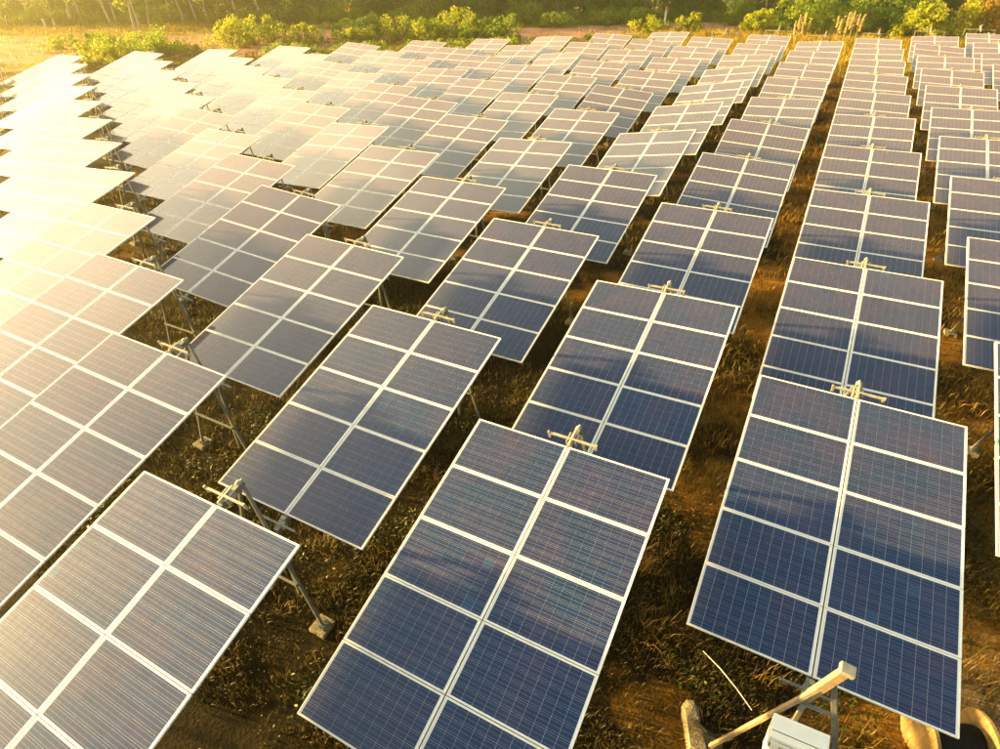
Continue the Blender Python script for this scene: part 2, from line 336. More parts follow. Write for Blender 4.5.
# ------------------------------------------------------------------ solar tables
H_TOP = 3.27
EX = Vector((0.9998230979, -0.0060852307, 0.0177972698)); EY = Vector((0.0014171661, 0.9679004981, 0.2513296988))
EN = Vector((-0.0187553855, -0.2512600164, 0.9677378982))
C00 = Vector((1.76240641, 10.41676562, 0)); U = Vector((4.15137408, 3.52634091, 0)); V = Vector((0, 5.94122067, 0))
MW, MH, GX_, GY_ = 1.66, 1.0024, 0.02, 0.012           # module size and gaps
L = 5 * MH + 4 * GY_
CPX, CPY, CGX, CGY = 0.1578, 0.1585, 0.1550, 0.1565                                  # cell pitch, cell size

def build_module(full):
    m = MB(); w, h, t = MW / 2, MH / 2, 0.016
    m.box(-w, w, h - t, h, -0.036, 0.0, 0); m.box(-w, w, -h, -h + t, -0.036, 0.0, 0)
    m.box(-w, -w + t, -h + t, h - t, -0.036, 0.0, 0); m.box(w - t, w, -h + t, h - t, -0.036, 0.0, 0)
    m.box(-w + t, w - t, -h + t, h - t, -0.012, -0.0045, 1)
    return m
def add_cell(m, cx, cy, mi, uvs, tones, tone):
    a = CGX / 2; b_ = CGY / 2
    z0, z1 = -0.0046, -0.0028
    k = len(m.v)
    m.v += [(cx - a, cy - b_, z1), (cx + a, cy - b_, z1), (cx + a, cy + b_, z1), (cx - a, cy + b_, z1),
            (cx - a, cy - b_, z0), (cx + a, cy - b_, z0), (cx + a, cy + b_, z0), (cx - a, cy + b_, z0)]
    for f in ((0, 1, 2, 3), (0, 4, 5, 1), (1, 5, 6, 2), (2, 6, 7, 3), (3, 7, 4, 0)):
        m.f.append(tuple(k + i for i in f)); m.m.append(mi)
        if f == (0, 1, 2, 3): uvs += [(0, 0), (1, 0), (1, 1), (0, 1)]
        else: uvs += [(0.05, 0.02)] * 4
    tones += [tone] * 8
def finish(me, uvs, tones, loop0=0, vert0=0):
    u = me.uv_layers.new(name='UVMap')
    arr = np.zeros((len(me.loops), 2), np.float32); arr[loop0:] = np.array(uvs, np.float32)
    u.data.foreach_set('uv', arr.ravel())
    a = me.attributes.new('tone', 'FLOAT', 'POINT'); t = np.zeros(len(me.vertices), np.float32); t[vert0:] = tones
    a.data.foreach_set('value', t)
    return me
CELLS = [((i - 4.5) * CPX, (j - 2.5) * CPY) for j in range(6) for i in range(10)]
rr = random.Random(3)
MOD_BARE = build_module(False).mesh('module', [M_ALU, M_BACK])
FAR_MODULES = []; CELL_GRIDS = []
for k in range(6):
    m = build_module(True); l0 = sum(len(f) for f in m.f); v0 = len(m.v); uvs, tn = [], []
    for cx, cy_ in CELLS: add_cell(m, cx, cy_, 2, uvs, tn, rr.random())
    FAR_MODULES.append(finish(m.mesh('module_far', [M_ALU, M_BACK, M_CELL]), uvs, tn, l0, v0))
    m = MB(); uvs, tn = [], []
    for cx, cy_ in CELLS: add_cell(m, cx, cy_, 0, uvs, tn, rr.random())
    CELL_GRIDS.append(finish(m.mesh('cell_grid', M_CELL), uvs, tn))
ONE_CELL = []
for k in range(10):
    m = MB(); uvs, tn = [], []; add_cell(m, 0, 0, 0, uvs, tn, k / 9)
    ONE_CELL.append(finish(m.mesh('cell', M_CELL), uvs, tn))

# support parts, in the upright frame of a table (origin on the ground under the top edge)
YA = 0.47; ZA = H_TOP + 0.47 * 0.2513 - 0.13            # apex of the A-frame
YB = -(L + 0.24) * 0.968; ZB = H_TOP - (L + 0.24) * 0.2513 - 0.13
FOOT = 0.87
def one(name, fn, mats, bevel=0): m = MB(); fn(m); return m.mesh(name, mats, bevel)
ME_LEG = {s: one('leg', lambda m: m.bar((s * 0.05, YA, ZA - 0.02), (s * FOOT, YA, 0.12), 0.052, 0.052, (0, 1, 0)), M_STEEL, 0.006) for s in (-1, 1)}
ZBR = 1.15; XBR = 0.05 + (FOOT - .05) * (ZA - ZBR) / (ZA - .12)
ME_BRACE = one('brace', lambda m: m.bar((-XBR, YA - 0.05, ZBR), (XBR, YA - 0.05, ZBR), 0.04, 0.04), M_STEEL, 0.004)
def padfn(m): m.box(-0.17, 0.17, -0.17, 0.17, -0.1, 0.10)
ME_PAD = one('foot_pad', padfn, M_CONC, 0.02)
ME_PLATE = one('base_plate', lambda m: (m.box(-0.09, 0.09, -0.09, 0.09, 0.1, 0.115), m.box(-.012, .012, .05, .074, .115, .16), m.box(-.012, .012, -.074, -.05, .115, .16)), M_STEEL)
ME_POST = one('low_post', lambda m: m.bar((0, YB, ZB - 0.03), (0, YB, -0.2), 0.06, 0.06), M_STEEL, 0.006)
ME_LOWBAR = one('low_crossbar', lambda m: (m.box(-0.37, 0.37, -L - 0.205, -L - 0.17, -0.049, -0.014), m.box(-0.37, -0.34, -L - 0.205, -L - 0.17, -0.10, -0.0495), m.box(0.34, 0.37, -L - 0.205, -L - 0.17, -0.10, -0.0495)), M_STEEL)
# tilted parts (origin = middle of the top edge in the module plane)
ME_TUBE = one('torque_tube', lambda m: m.box(-0.05, 0.05, -L - 0.30, 0.50, -0.16, -0.06), M_STEEL, 0.008)
ME_RAIL = one('crossrail', lambda m: m.box(-1.6, 1.6, -0.02, 0.02, -0.058, -0.038), M_STEEL)
def crossbar(m):
    m.box(-0.42, 0.42, 0.15, 0.185, -0.03, 0.005)
    for s in (-1, 1):
        m.box(s * 0.41 - 0.02, s * 0.41 + 0.02, 0.148, 0.187, -0.13, -0.031); m.box(s * 0.425 - 0.014, s * 0.425 + 0.014, 0.147, 0.188, -0.029, 0.02)
ME_TBAR = one('crossbar', crossbar, M_CREAM)
def bracket(m):
    m.box(-0.04, 0.04, 0.05, 0.30, -0.055, -0.012); m.box(-0.015, 0.015, 0.03, 0.36, -0.0115, 0.006)
    m.box(-0.085, -0.061, 0.10, 0.30, -0.15, -0.01); m.box(0.061, 0.085, 0.10, 0.30, -0.15, -0.01)
ME_BRK = one('bearing_bracket', bracket, M_CREAM, 0.008)
def disc(m):
    m.tube([(0, 0.40, -0.07), (0, 0.41, -0.07), (0, 0.46, -0.07), (0, 0.47, -0.07)], [0.042, 0.050, 0.050, 0.042], 18)
    m.tube([(0, 0.47, -0.07), (0, 0.52, -0.07)], [0.022, 0.022], 10)
ME_DISC = one('bearing_cap', disc, M_CREAM)
ME_CLAMP = one('end_clamp', lambda m: (m.box(-0.07, 0.07, -L - 0.22, -L - 0.10, -0.175, -0.05), m.box(-.05, .05, -L - .10, -L - .03, -.055, -.015)), M_CREAM, 0.008)

def project(p):
    d = Vector(p) - Vector((0, 0, CAM_Z)); w = Matrix(WM).transposed() @ d
    if w.z > -0.5: return None
    return (500 - 596.83 * w.x / w.z, 374.5 + 596.83 * w.y / w.z)
ROLL = {(-2, 4): 8.75, (-2, 5): 8.75, (-2, 6): 9.0, (-2, 7): 7.75, (-2, 8): 3.25, (-3, 4): 2.25, (0, 0): -1, (-1, 3): -2.5, (-1, 4): -3,
        (-2, 0): 1.5, (-1, 0): .75, (-6, 4): 3.75, (-3, 2): -1.5, (-3, 1): -2.0, (-1, 1): 1.2, (1, 6): -2, (-5, 9): 5, (-7, 5): 3, (-8, 6): 2.5, (-9, 7): 3,
        (-2, 1): 0, (-2, 2): 0, (-2, 3): 0, (0, 1): 0, (0, 2): 0, (0, 3): 0, (-1, 2): 0, (-3, 3): 0, (-10, 8): 3.5, (-11, 9): 3, (-12, 10): 2}
LAST = {2: 9, 1: 9, 0: 9, -1: 9, -2: 10, -3: 10}
NEAR_SINGLE = {(0, 0): (3, 4), (-1, 0): (2, 3), (-2, 0): (0, 1)}
rroll = random.Random(11)
ORD = 'first second third fourth fifth sixth seventh eighth ninth tenth eleventh twelfth thirteenth fourteenth fifteenth sixteenth seventeenth eighteenth nineteenth twentieth twenty-first twenty-second twenty-third twenty-fourth twenty-fifth twenty-sixth twenty-seventh twenty-eighth twenty-ninth thirtieth'.split()
def supports(root):
    for s in (-1, 1):
        link('leg', ME_LEG[s], root)
        p = link('foot_pad', ME_PAD, root, Matrix.Translation((s * FOOT, YA, 0))); link('base_plate', ME_PLATE, p)
    link('brace', ME_BRACE, root)
tables = []
for c in range(2, -18, -1):
    for r in range(-1, LAST.get(c, 11) + 1):
        if (c, r) in ((0, -1), (1, -1)): continue
        P = C00 + U * c + V * r
        vis = False
        for a in (-1, -.5, 0, .5, 1):
            for bb in (0, .25, .5, .75, 1):
                q = project(P + Vector((0, 0, H_TOP)) + EX * (a * 1.67) - EY * (bb * L))
                if q and -4 < q[0] < 1004 and -4 < q[1] < 753: vis = True
        if vis: tables.append((c, r, P))
seen_rows = {}
for c, r, P in tables: seen_rows.setdefault(c, []).append(r)
cols = sorted(seen_rows, reverse=True)
for c, r, P in tables:
    roll = ROLL.get((c, r), None)
    if roll is None: roll = rroll.gauss(0.0 if c > -4 else -0.3, 1.6)
    rows = sorted(seen_rows[c]); k = rows.index(r)
    colname = ORD[cols.index(c)]
    look = 'dark blue solar table' if c >= -1 else ('glare washed solar table' if c <= -5 else 'dusty blue solar table')
    if (c, r) in ((-2, 4), (-2, 5), (-2, 6), (-2, 7)): look = 'solar table tilted to one side'
    if c == -6 and r == 4: look = 'solar table flashing white with glare'
    pos = 'nearest' if k == 0 else ('farthest' if k == len(rows) - 1 else ORD[k] + ' nearest')
    root = bpy.data.objects.new('solar_table', None); COL.objects.link(root); root.location = P; root.empty_display_size = 0.3
    tag(root, f'{look}, {pos} in {colname} column from the right', 'solar panel', 'solar tables standing in staggered columns')
    A = radians(roll); ex = EX * cos(A) + EN * sin(A); en = EN * cos(A) - EX * sin(A)
    T = Matrix((ex, EY, en)).transposed().to_4x4(); T.translation = (0, 0, H_TOP)
    dist = (P - Vector((0, 0, 0))).length
    for row in range(5):
        for s in (-1, 1):
            jit = Matrix.Rotation(radians(rroll.gauss(0, .10)), 4, 'X') @ Matrix.Rotation(radians(rroll.gauss(0, .10)), 4, 'Y')
            Mm = T @ Matrix.Translation((s * (MW + GX_) / 2, -row * (MH + GY_) - MH / 2, 0)) @ jit
            if rroll.random() < .5: Mm = Mm @ Matrix.Rotation(pi, 4, 'Z')
            if dist < 24:
                mo = link('module', MOD_BARE, root, Mm)
                ns = NEAR_SINGLE.get((c, r))
                if ns and (row in ns or (s == 1 and row == (max(ns) + 1 if max(ns) < 4 else min(ns) - 1))):
                    for cx, cy_ in CELLS: link('cell', rroll.choice(ONE_CELL), mo, Matrix.Translation((cx, cy_, 0)))
                else:
                    tag(link('cell_grid', rroll.choice(CELL_GRIDS), mo), kind='stuff')
            else:
                link('module', rroll.choice(FAR_MODULES), root, Mm)
    link('torque_tube', ME_TUBE, root, T)
    for yy in (-0.5, -2.53, -4.55): link('crossrail', ME_RAIL, root, T @ Matrix.Translation((0, yy, 0)))
    link('crossbar', ME_TBAR, root, T); br = link('bearing_bracket', ME_BRK, root, T); link('bearing_cap', ME_DISC, br)
    link('end_clamp', ME_CLAMP, root, T)
    supports(root)
    link('low_post', ME_POST, root); link('low_crossbar', ME_LOWBAR, root, T)

# bare frames waiting for panels at the far ends of the right-hand columns
def goal(m):
    m.bar((-1.2, 0.05, 3.05), (1.2, 0.05, 3.05), 0.045)
    for s in (-1, 1): m.bar((s * 1.17, 0.05, 3.018), (s * 1.17, 0.05, 2.55), 0.05)
ME_GOAL = one('top_crossbar', goal, M_CREAM)
ME_STUB = one('tube_stub', lambda m: (m.bar((0, -0.6, 3.0), (0, 0.5, 3.29), 0.10), m.bar((0, 0.04, 3.09), (0, .04, 3.45), .07)), M_CREAM)
for c in (2, 1, 0, -1, -2, -3):
    P = C00 + U * c + V * (LAST[c] + 1)
    root = bpy.data.objects.new('bare_support_frame', None); COL.objects.link(root); root.location = P
    tag(root, f'bare metal support frame ending the {ORD[cols.index(c)]} column from the right', 'support frame', 'bare support frames at the far end')
    supports(root); link('top_crossbar', ME_GOAL, root); link('tube_stub', ME_STUB, root)

# the bare A-frame in front of the camera, with its cabinet
fx, fy = C00.x, 4.95
root = bpy.data.objects.new('bare_support_frame', None); COL.objects.link(root); root.location = (fx, fy, 0)
tag(root, 'near bare A-frame stand with a capped square tube and the white box', 'support frame')
AP = Vector((0.0, 0, 2.72))
link('leg', one('leg', lambda m: m.bar((-0.06, 0.0, 2.66), (-0.87, 0.02, 0.12), 0.055, 0.055, (0, 1, 0)), M_TAN, .008), root)
link('leg', one('leg', lambda m: m.bar((0.05, 0.05, 2.80), (0.87, 0.03, 0.12), 0.07, 0.07, (0, 1, 0)), M_STEEL, .008), root)
link('brace', one('brace', lambda m: m.bar((-0.19, 0.05, 2.14), (0.2, 0.06, 2.14), 0.05, 0.03), M_STEEL, .004), root)
link('square_tube', one('square_tube', lambda m: m.bar((-0.10, 0.10, 2.20), (0.035, -0.10, 3.30), 0.105, 0.085, (0, 1, 0)), M_TAN, .008), root)
link('tube_cap', one('tube_cap', lambda m: m.bar((0.035, -0.10, 3.302), (0.046, -0.113, 3.38), 0.16, 0.13, (0, 1, 0)), M_CREAM, .01), root)
link('hanger', one('hanger', lambda m: (m.box(-0.12, -0.095, .08, .32, 2.12, 2.3), m.bar((-0.1, .06, 2.28), (-.1, .06, 1.95), .06, .03)), M_STEEL, .004), root)
for s in (-1, 1):
    p = link('foot_pad', ME_PAD, root, Matrix.Translation((s * FOOT, 0.02, 0))); link('base_plate', ME_PLATE, p)

# white cabinet hung on the A-frame
CABY = 4.86
cab = bpy.data.objects.new('white_cabinet', None); COL.objects.link(cab)
Mc = Matrix.Translation((1.39, CABY, 1.86)) @ Matrix.Rotation(radians(-4), 4, 'Y')
cab.matrix_world = Mc
tag(cab, 'white metal cabinet hung between the legs of the near bare frame', 'cabinet')
def shell(m):
    prof = [(0.03, 0.0), (0.0, -0.03), (-0.16, -0.06), (-0.23, -0.12), (-0.25, -0.80), (0.03, -0.80)]   # y,z
    n = len(prof)
    for x in (0, 0.66): m.v += [(x, y, z) for y, z in prof]
    for i in range(n): m.f.append((i, (i + 1) % n, n + (i + 1) % n, n + i)); m.m.append(0)
    m.f.append(tuple(reversed(range(n)))); m.m.append(0); m.f.append(tuple(range(n, 2 * n))); m.m.append(0)
link('shell', one('shell', shell, M_WHITE, .012), cab)
link('door', one('door', lambda m: m.box(0.03, 0.63, -0.268, -0.253, -0.77, -0.16), M_WHITE, .004), cab)
link('lettering', one('lettering', lambda m: [m.box(0.13 + i * 0.022, 0.148 + i * 0.022, -0.2712, -0.2690, -0.25, -0.22 - 0.006 * (i % 2)) for i in range(5)], M_INK), cab)
link('latch', one('latch', lambda m: m.box(0.575, 0.60, -0.285, -0.2685, -0.50, -0.40), M_STEEL, .003), cab)
for hz_ in (-0.26, -0.66): link('hinge', one('hinge', lambda m: m.tube([(0.022, -0.262, hz_ - .04), (0.022, -0.262, hz_ + .04)], 0.009, 8), M_STEEL), cab)
link('lid_seam', one('lid_seam', lambda m: m.box(0.012, 0.648, -0.168, -0.160, -0.070, -0.0595), M_INK), cab)
def tri(m): m.quad([(0.30, -0.2695, -0.36), (0.40, -0.2695, -0.36), (0.35, -0.2695, -0.27)])
link('warning_sign', one('warning_sign', tri, M_ORANGE), cab)

# concrete block with black conduit, wire, cable reel, stones
def block(m):
    pts = [(0.38, 5.62), (0.50, 5.65), (0.62, 5.56), (0.67, 5.40), (0.74, 5.22), (0.86, 5.02), (0.94, 4.80), (0.82, 4.66), (0.62, 4.70), (0.50, 4.95), (0.40, 5.22), (0.32, 5.45)]
    n = len(pts); top = []
    for z, k in ((-0.05, 0.84), (0.10, 0.80), (0.15, 0.66)):
        for x, y in pts:
            m.v.append((0.63 + (x - 0.63) * k + 0.012 * rr.uniform(-1, 1), 5.1 + (y - 5.1) * k, z + (0.025 * rr.uniform(-1, 1) if z > 0 else 0)))
    for q in range(2):
        for i in range(n): m.f.append((q * n + i, q * n + (i + 1) % n, (q + 1) * n + (i + 1) % n, (q + 1) * n + i)); m.m.append(0)
    m.f.append(tuple(2 * n + i for i in range(n))); m.m.append(0)
o = link('concrete_block', one('concrete_block', block, M_CONC)); tag(o, 'long rough concrete block lying at the foot of the near bare frame', 'concrete block')
def arc(m):
    P = [(0.60, 5.22, 0.02), (0.63, 5.19, 0.20), (0.69, 5.11, 0.30), (0.80, 5.05, 0.33), (0.92, 5.05, 0.33), (1.02, 5.08, 0.36), (1.12, 5.06, .60), (1.22, 5.03, .95)]
    m.tube(P, 0.032, 10)
o = link('black_conduit', one('black_conduit', arc, M_BLACK)); tag(o, 'black plastic conduit curling out of the ground by the concrete block', 'conduit')
o = link('fallen_wire', one('fallen_wire', lambda m: m.tube([(0.48, 6.46, 0.09), (0.8, 6.25, 0.14), (1.1, 6.04, .13), (1.38, 5.84, 0.07)], 0.009, 6), M_POST)); tag(o, 'thin straight pale rod lying in the grass below the near table', 'rod')

reel = bpy.data.objects.new('cable_reel', None); COL.objects.link(reel)
reel.location = (3.90, 6.50, 0.43); reel.rotation_euler = (0, 0, radians(22))
tag(reel, 'wooden cable reel wound with black cable under the near table corner', 'cable reel')
def flange(x0, x1):
    def fn(m):
        R, n = 0.45, 28
        for k in range(7):                                     # planks of the disc, sawn to the circle
            y0, y1 = -R + k * 2 * R / 7 + 0.002, -R + (k + 1) * 2 * R / 7 - 0.002
            ys = np.linspace(y0, y1, 6); up = [(y, math.sqrt(max(0, R * R - y * y))) for y in ys]
            prof = up + [(y, -z) for y, z in reversed(up)]
            b0 = len(m.v); q = len(prof)
            for x in (x0, x1): m.v += [(x, y, z) for y, z in prof]
            for i in range(q): m.f.append((b0 + i, b0 + (i + 1) % q, b0 + q + (i + 1) % q, b0 + q + i)); m.m.append(0)
            m.f.append(tuple(b0 + i for i in reversed(range(q)))); m.m.append(0); m.f.append(tuple(b0 + q + i for i in range(q))); m.m.append(0)
    return fn
link('flange', one('flange', flange(-0.36, -0.31), M_WOOD), reel); link('flange', one('flange', flange(0.47, 0.52), M_WOOD), reel)
def coil(m):
    for k in range(20):
        x = -0.295 + k * 0.037
        m.tube([(x, 0.205 * cos(t), 0.205 * sin(t)) for t in np.linspace(0, 2 * pi, 30)], 0.0195, 6, cap=False)
    m.tube([(-0.31, 0, 0), (0.47, 0, 0)], 0.20, 24)
link('cable_winding', one('cable_winding', coil, M_BLACK), reel)

def stone(x, y, s, label):
    import bmesh
    bm = bmesh.new(); bmesh.ops.create_icosphere(bm, subdivisions=2, radius=s)
    for v in bm.verts:
        v.co *= 1 + 0.35 * noise.noise(v.co * 2.3 / s + Vector((x, y, 0))); v.co.z *= 0.55
    me = bpy.data.meshes.new('stone'); bm.to_mesh(me); bm.free(); me.materials.append(M_STONE)
    o = link('stone', me); o.location = (x, y, gz(x, y) + s * 0.2); tag(o, label, 'stone', 'loose stones on the dry ground')
stone(5.35, 8.6, 0.13, 'pale grey stone beside the near right table edge'); stone(-4.4, 6.4, 0.13, 'grey stone in the dark gap left of the third near table')
stone(5.0, 7.9, .07, 'small stone on the pale sand near the cable reel')

# ------------------------------------------------------------------ grass and weeds (nobody could count them)
def tufts(name, xy, nb, hmin, hmax, wid, mat_, label, tone_lo=0.0, tone_hi=1.0, spread=0.55, zf=True, cat='grass'):
    n = len(xy); N = n * nb
    base = np.repeat(xy, nb, axis=0) + RNG.normal(0, 0.10, (N, 2)) * (1 + wid / 0.01 * .3)
    th = np.repeat(RNG.uniform(hmin, hmax, n), nb) * RNG.uniform(0.5, 1.1, N)
    wind = np.repeat(RNG.uniform(0, 2 * pi, n), nb); ang = wind + RNG.normal(0, 1.2, N)
    lean = RNG.uniform(0.15, 1.0, N) * spread * 1.6
    d = np.stack([np.cos(ang), np.sin(ang)], 1); side = np.stack([-d[:, 1], d[:, 0]], 1)
    w = wid * RNG.uniform(0.6, 1.3, N)
    z0 = np.zeros(N) - 0.02
    P = np.zeros((N, 5, 3))
    P[:, 0, :2] = base - side * w[:, None] / 2; P[:, 1, :2] = base + side * w[:, None] / 2
    mid = base + d * (th * lean * 0.4)[:, None]; P[:, 2, :2] = mid + side * w[:, None] * .38; P[:, 3, :2] = mid - side * w[:, None] * .38
    P[:, 4, :2] = base + d * (th * lean * 1.15)[:, None]
    P[:, 0, 2] = P[:, 1, 2] = z0; P[:, 2, 2] = P[:, 3, 2] = th * .62; P[:, 4, 2] = th * np.clip(1.05 - 0.35 * lean, .35, 1)
    tn = np.clip(np.repeat(RNG.uniform(tone_lo, tone_hi, n), nb) + RNG.normal(0, .12, N), 0, 1)
    me = np_mesh(name, P.reshape(-1, 3), 5, mat_, tn, [(0, 1, 2, 3), (3, 2, 4)])
    return tag(link(name, me), label, cat, kind='stuff')

def scatter(n, x0, x1, y0, y1, fn=None):
    out = []
    while len(out) < n:
        p = np.stack([RNG.uniform(x0, x1, 4000), RNG.uniform(y0, y1, 4000)], 1)
        if fn is not None: p = p[[fn(a, b) > RNG.random() for a, b in p]]
        out += list(p)
    return np.array(out[:n])
clump = lambda x, y: 0.15 + max(0, noise.noise((x * .55, y * .55, 4))) * 1.9
near_xy = np.concatenate([scatter(17000, -15, 9, 2.0, 17, clump), scatter(7000, -34, -15, 4, 17, clump)])
tufts('dry_grass', near_xy, 14, 0.05, 0.22, 0.010, M_GRASS, 'short dry brown grass growing between the near tables', 0.05, 0.72)
gold = lambda x, y: max(0, noise.noise((x * .8, y * .8, 21)) - .08) * 2.4 * (0.35 + 0.65 * (x > -4))
tufts('golden_grass', scatter(560, -9, 9, 3.5, 20, gold), 26, 0.18, 0.42, 0.008, M_GRASS, 'taller golden grass tufts leaning between the near tables', 0.50, 0.95, 0.75)
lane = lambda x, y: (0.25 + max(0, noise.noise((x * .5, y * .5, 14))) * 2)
tufts('lane_grass', scatter(3800, -4, 12, 13, 66, lane), 9, 0.12, 0.40, 0.03, M_GRASS, 'grass toned golden as if sunlit along the open lanes on the right', 0.55, 1.0, .7)  # high tones put the lanes' sunlight into the blade colour
tufts('gap_grass', scatter(9000, -32, 14, 16, 50, clump), 7, 0.08, 0.30, 0.028, M_GRASS, 'dry brown grass between the middle tables', 0.05, 0.8)
tufts('row_grass', scatter(7000, -60, 20, 40, 74, clump), 6, 0.15, 0.45, 0.05, M_GRASS, 'dry golden grass between the far tables', 0.2, 1.0)
def leaves_flat(name, xy, smin, smax, zmax, mat_, label, cat):
    N = len(xy); s = RNG.uniform(smin, smax, N); a = RNG.uniform(0, 2 * pi, N); t = RNG.uniform(-.7, .7, (N, 2))
    z = RNG.uniform(0.01, zmax, N)
    P = np.zeros((N, 4, 3))
    for k, (u_, v_) in enumerate(((-1, 0), (0, -.45), (1, 0), (0, .45))):
        P[:, k, 0] = xy[:, 0] + s * (u_ * np.cos(a) - v_ * np.sin(a)); P[:, k, 1] = xy[:, 1] + s * (u_ * np.sin(a) + v_ * np.cos(a))
        P[:, k, 2] = z + s * (u_ * t[:, 0] + v_ * t[:, 1])
    me = np_mesh(name, P.reshape(-1, 3), 4, mat_, RNG.uniform(0, 1, N))
    return tag(link(name, me), label, cat, kind='stuff')
green = lambda x, y: max(0, noise.noise((x * .7, y * .7, 40)) - .05) * 2.2
leaves_flat('weeds', scatter(22000, -14, 9, 2, 18, green), 0.015, 0.05, 0.14, M_WEED, 'low green weeds creeping over the dark soil', 'weeds')
leaves_flat('leaf_litter', scatter(30000, -28, 9, 2, 18), 0.008, 0.022, 0.04, M_GRASS, 'small dead leaves and straw bits on the soil', 'leaf litter')

# field grass beyond the array
TRACK = [(-130, 45), (-104, 51.5), (-89, 55.8), (-80, 64), (-70, 72.5), (-66, 77), (-57, 84), (-45, 86.5), (-34, 95), (-25, 104), (-14, 109), (-5, 110), (-5, 103), (-17, 95), (-25, 86.5), (-31, 74.5), (-37, 69), (-43, 64), (-50, 71), (-56, 69), (-52, 60), (-60, 51), (-75, 39), (-110, 20)]
def on_track(x, y):
    c = False
    for i in range(len(TRACK)):
        (x0, y0), (x1, y1) = TRACK[i], TRACK[i - 1]
        if (y0 > y) != (y1 > y) and x < (x1 - x0) * (y - y0) / (y1 - y0) + x0: c = not c
    return c
def on_field(x, y):
    if on_track(x, y): return 0.05
    return 0.2 + max(0, noise.noise((x * .12, y * .12, 4))) * 1.6
fxy = scatter(9000, -125, 40, 28, 112, lambda x, y: on_field(x, y) * (1.0 if (y > 67 + max(0, (-20 - x)) * -0.55) else 0))
tufts('field_grass', fxy, 8, 0.25, 0.8, 0.07, M_GRASSF, 'yellow grass growing over the field behind the tables', 0, 1, 0.5)
tufts('edge_grass', scatter(4200, -22, 26, 67, 92, lambda x, y: .6), 9, 0.5, 1.15, 0.07, M_GRASSF, 'tall bright yellow grass just behind the far tables', 0.3, 1, 0.5)

# ------------------------------------------------------------------ trees and shrubs
def leaf_mesh(name, centres, radii, counts, size, mat_, squash=0.8):
    Ps = []; Ts = []
    for (c, rad, n) in zip(centres, radii, counts):
        v = RNG.normal(0, 1, (n, 3)); v /= np.linalg.norm(v, axis=1)[:, None] + 1e-9
        rr_ = rad * RNG.uniform(0.25, 1.0, n) ** 0.5
        p = np.array(c) + v * rr_[:, None] * np.array([1, 1, squash])
        Ps.append(p); Ts.append(np.clip(RNG.normal(RNG.uniform(.25, .75), .2, n), 0, 1))
    p = np.concatenate(Ps); t = np.concatenate(Ts); N = len(p)
    keep = p[:, 2] > 0.02; p, t = p[keep], t[keep]; N = len(p)
    a = RNG.normal(0, 1, (N, 3)); a /= np.linalg.norm(a, axis=1)[:, None]
    b_ = np.cross(a, RNG.normal(0, 1, (N, 3))); b_ /= np.linalg.norm(b_, axis=1)[:, None] + 1e-9
    s = size * RNG.uniform(0.55, 1.35, N)
    P = np.stack([p - a * s[:, None], p - b_ * s[:, None] * .5, p + a * s[:, None], p + b_ * s[:, None] * .5], 1)
    return np_mesh(name, P.reshape(-1, 3), 4, mat_, t)
def shrub(x, y, w, h, m, n, label, group, size=0.14, name='shrub', cat='shrub'):
    root = bpy.data.objects.new(name, None); COL.objects.link(root); root.location = (x, y, 0)
    tag(root, label, cat, group)
    nb = max(6, int(n / 110)); cs = []; rs = []; ns = []; st = MB()
    for k in range(nb):
        a = RNG.uniform(0, 2 * pi); q = RNG.uniform(0, 1) ** .6 * w * .5; z = h * RNG.uniform(0.12, 1.02) * (1 - 0.45 * (q / (w * .5)) ** 2)
        c = (q * cos(a), q * sin(a), z); rad = RNG.uniform(.07, .25) * (w + h) * .5
        cs.append(c); rs.append(rad); ns.append(int(n / nb))
        if k % 2 == 0: st.tube([(c[0] * .1, c[1] * .1, -.05), (c[0] * .55, c[1] * .55, z * .55), c], [0.05, .03, .012], 5)
    link('crown', leaf_mesh('crown', cs, rs, ns, size, m), root); link('stem', st.mesh('stem', M_BARKD), root)
    return root
def tree(x, y, h, lean, m, n, label, group, bark, r0=0.16, crown_lo=0.35, name='tree', size=0.24, fork=True):
    root = bpy.data.objects.new(name, None); COL.objects.link(root); root.location = (x, y, 0)
    tag(root, label, 'tree', group)
    st = MB(); a0 = RNG.uniform(0, 2 * pi); top = Vector((lean * h, RNG.uniform(-.05, .05) * h, h * .85))
    pts = [Vector((0, 0, -.1)) + (top * t + Vector((sin(t * 5 + a0), cos(t * 4 + a0), 0)) * .18 * t * 2) for t in np.linspace(0, 1, 8)]
    st.tube(pts, [r0 * (1 - .8 * t) + .012 for t in np.linspace(0, 1, 8)], 7)
    cs, rs, ns = [], [], []
    for k in range(9):
        t = crown_lo + (1 - crown_lo) * k / 8 * .95; i = min(6, int(t * 7)); p = pts[i].lerp(pts[i + 1], t * 7 - i)
        a = RNG.uniform(0, 2 * pi); ln = h * RNG.uniform(.16, .30) * (1.1 - t * .5)
        e = p + Vector((cos(a) * ln, sin(a) * ln, ln * RNG.uniform(.4, 1.0)))
        st.tube([p, p.lerp(e, .5) + Vector((0, 0, -.04 * ln)), e], [r0 * .34 * (1.2 - t), r0 * .2, .012], 5)
        for q in range(2):
            cs.append(tuple(p.lerp(e, RNG.uniform(.7, 1.15)) + Vector(RNG.normal(0, .25, 3)))); rs.append(h * RNG.uniform(.07, .13)); ns.append(int(n / 18))
    link('trunk', st.mesh('trunk', bark), root); link('crown', leaf_mesh('crown', cs, rs, ns, size, m), root)
    return root

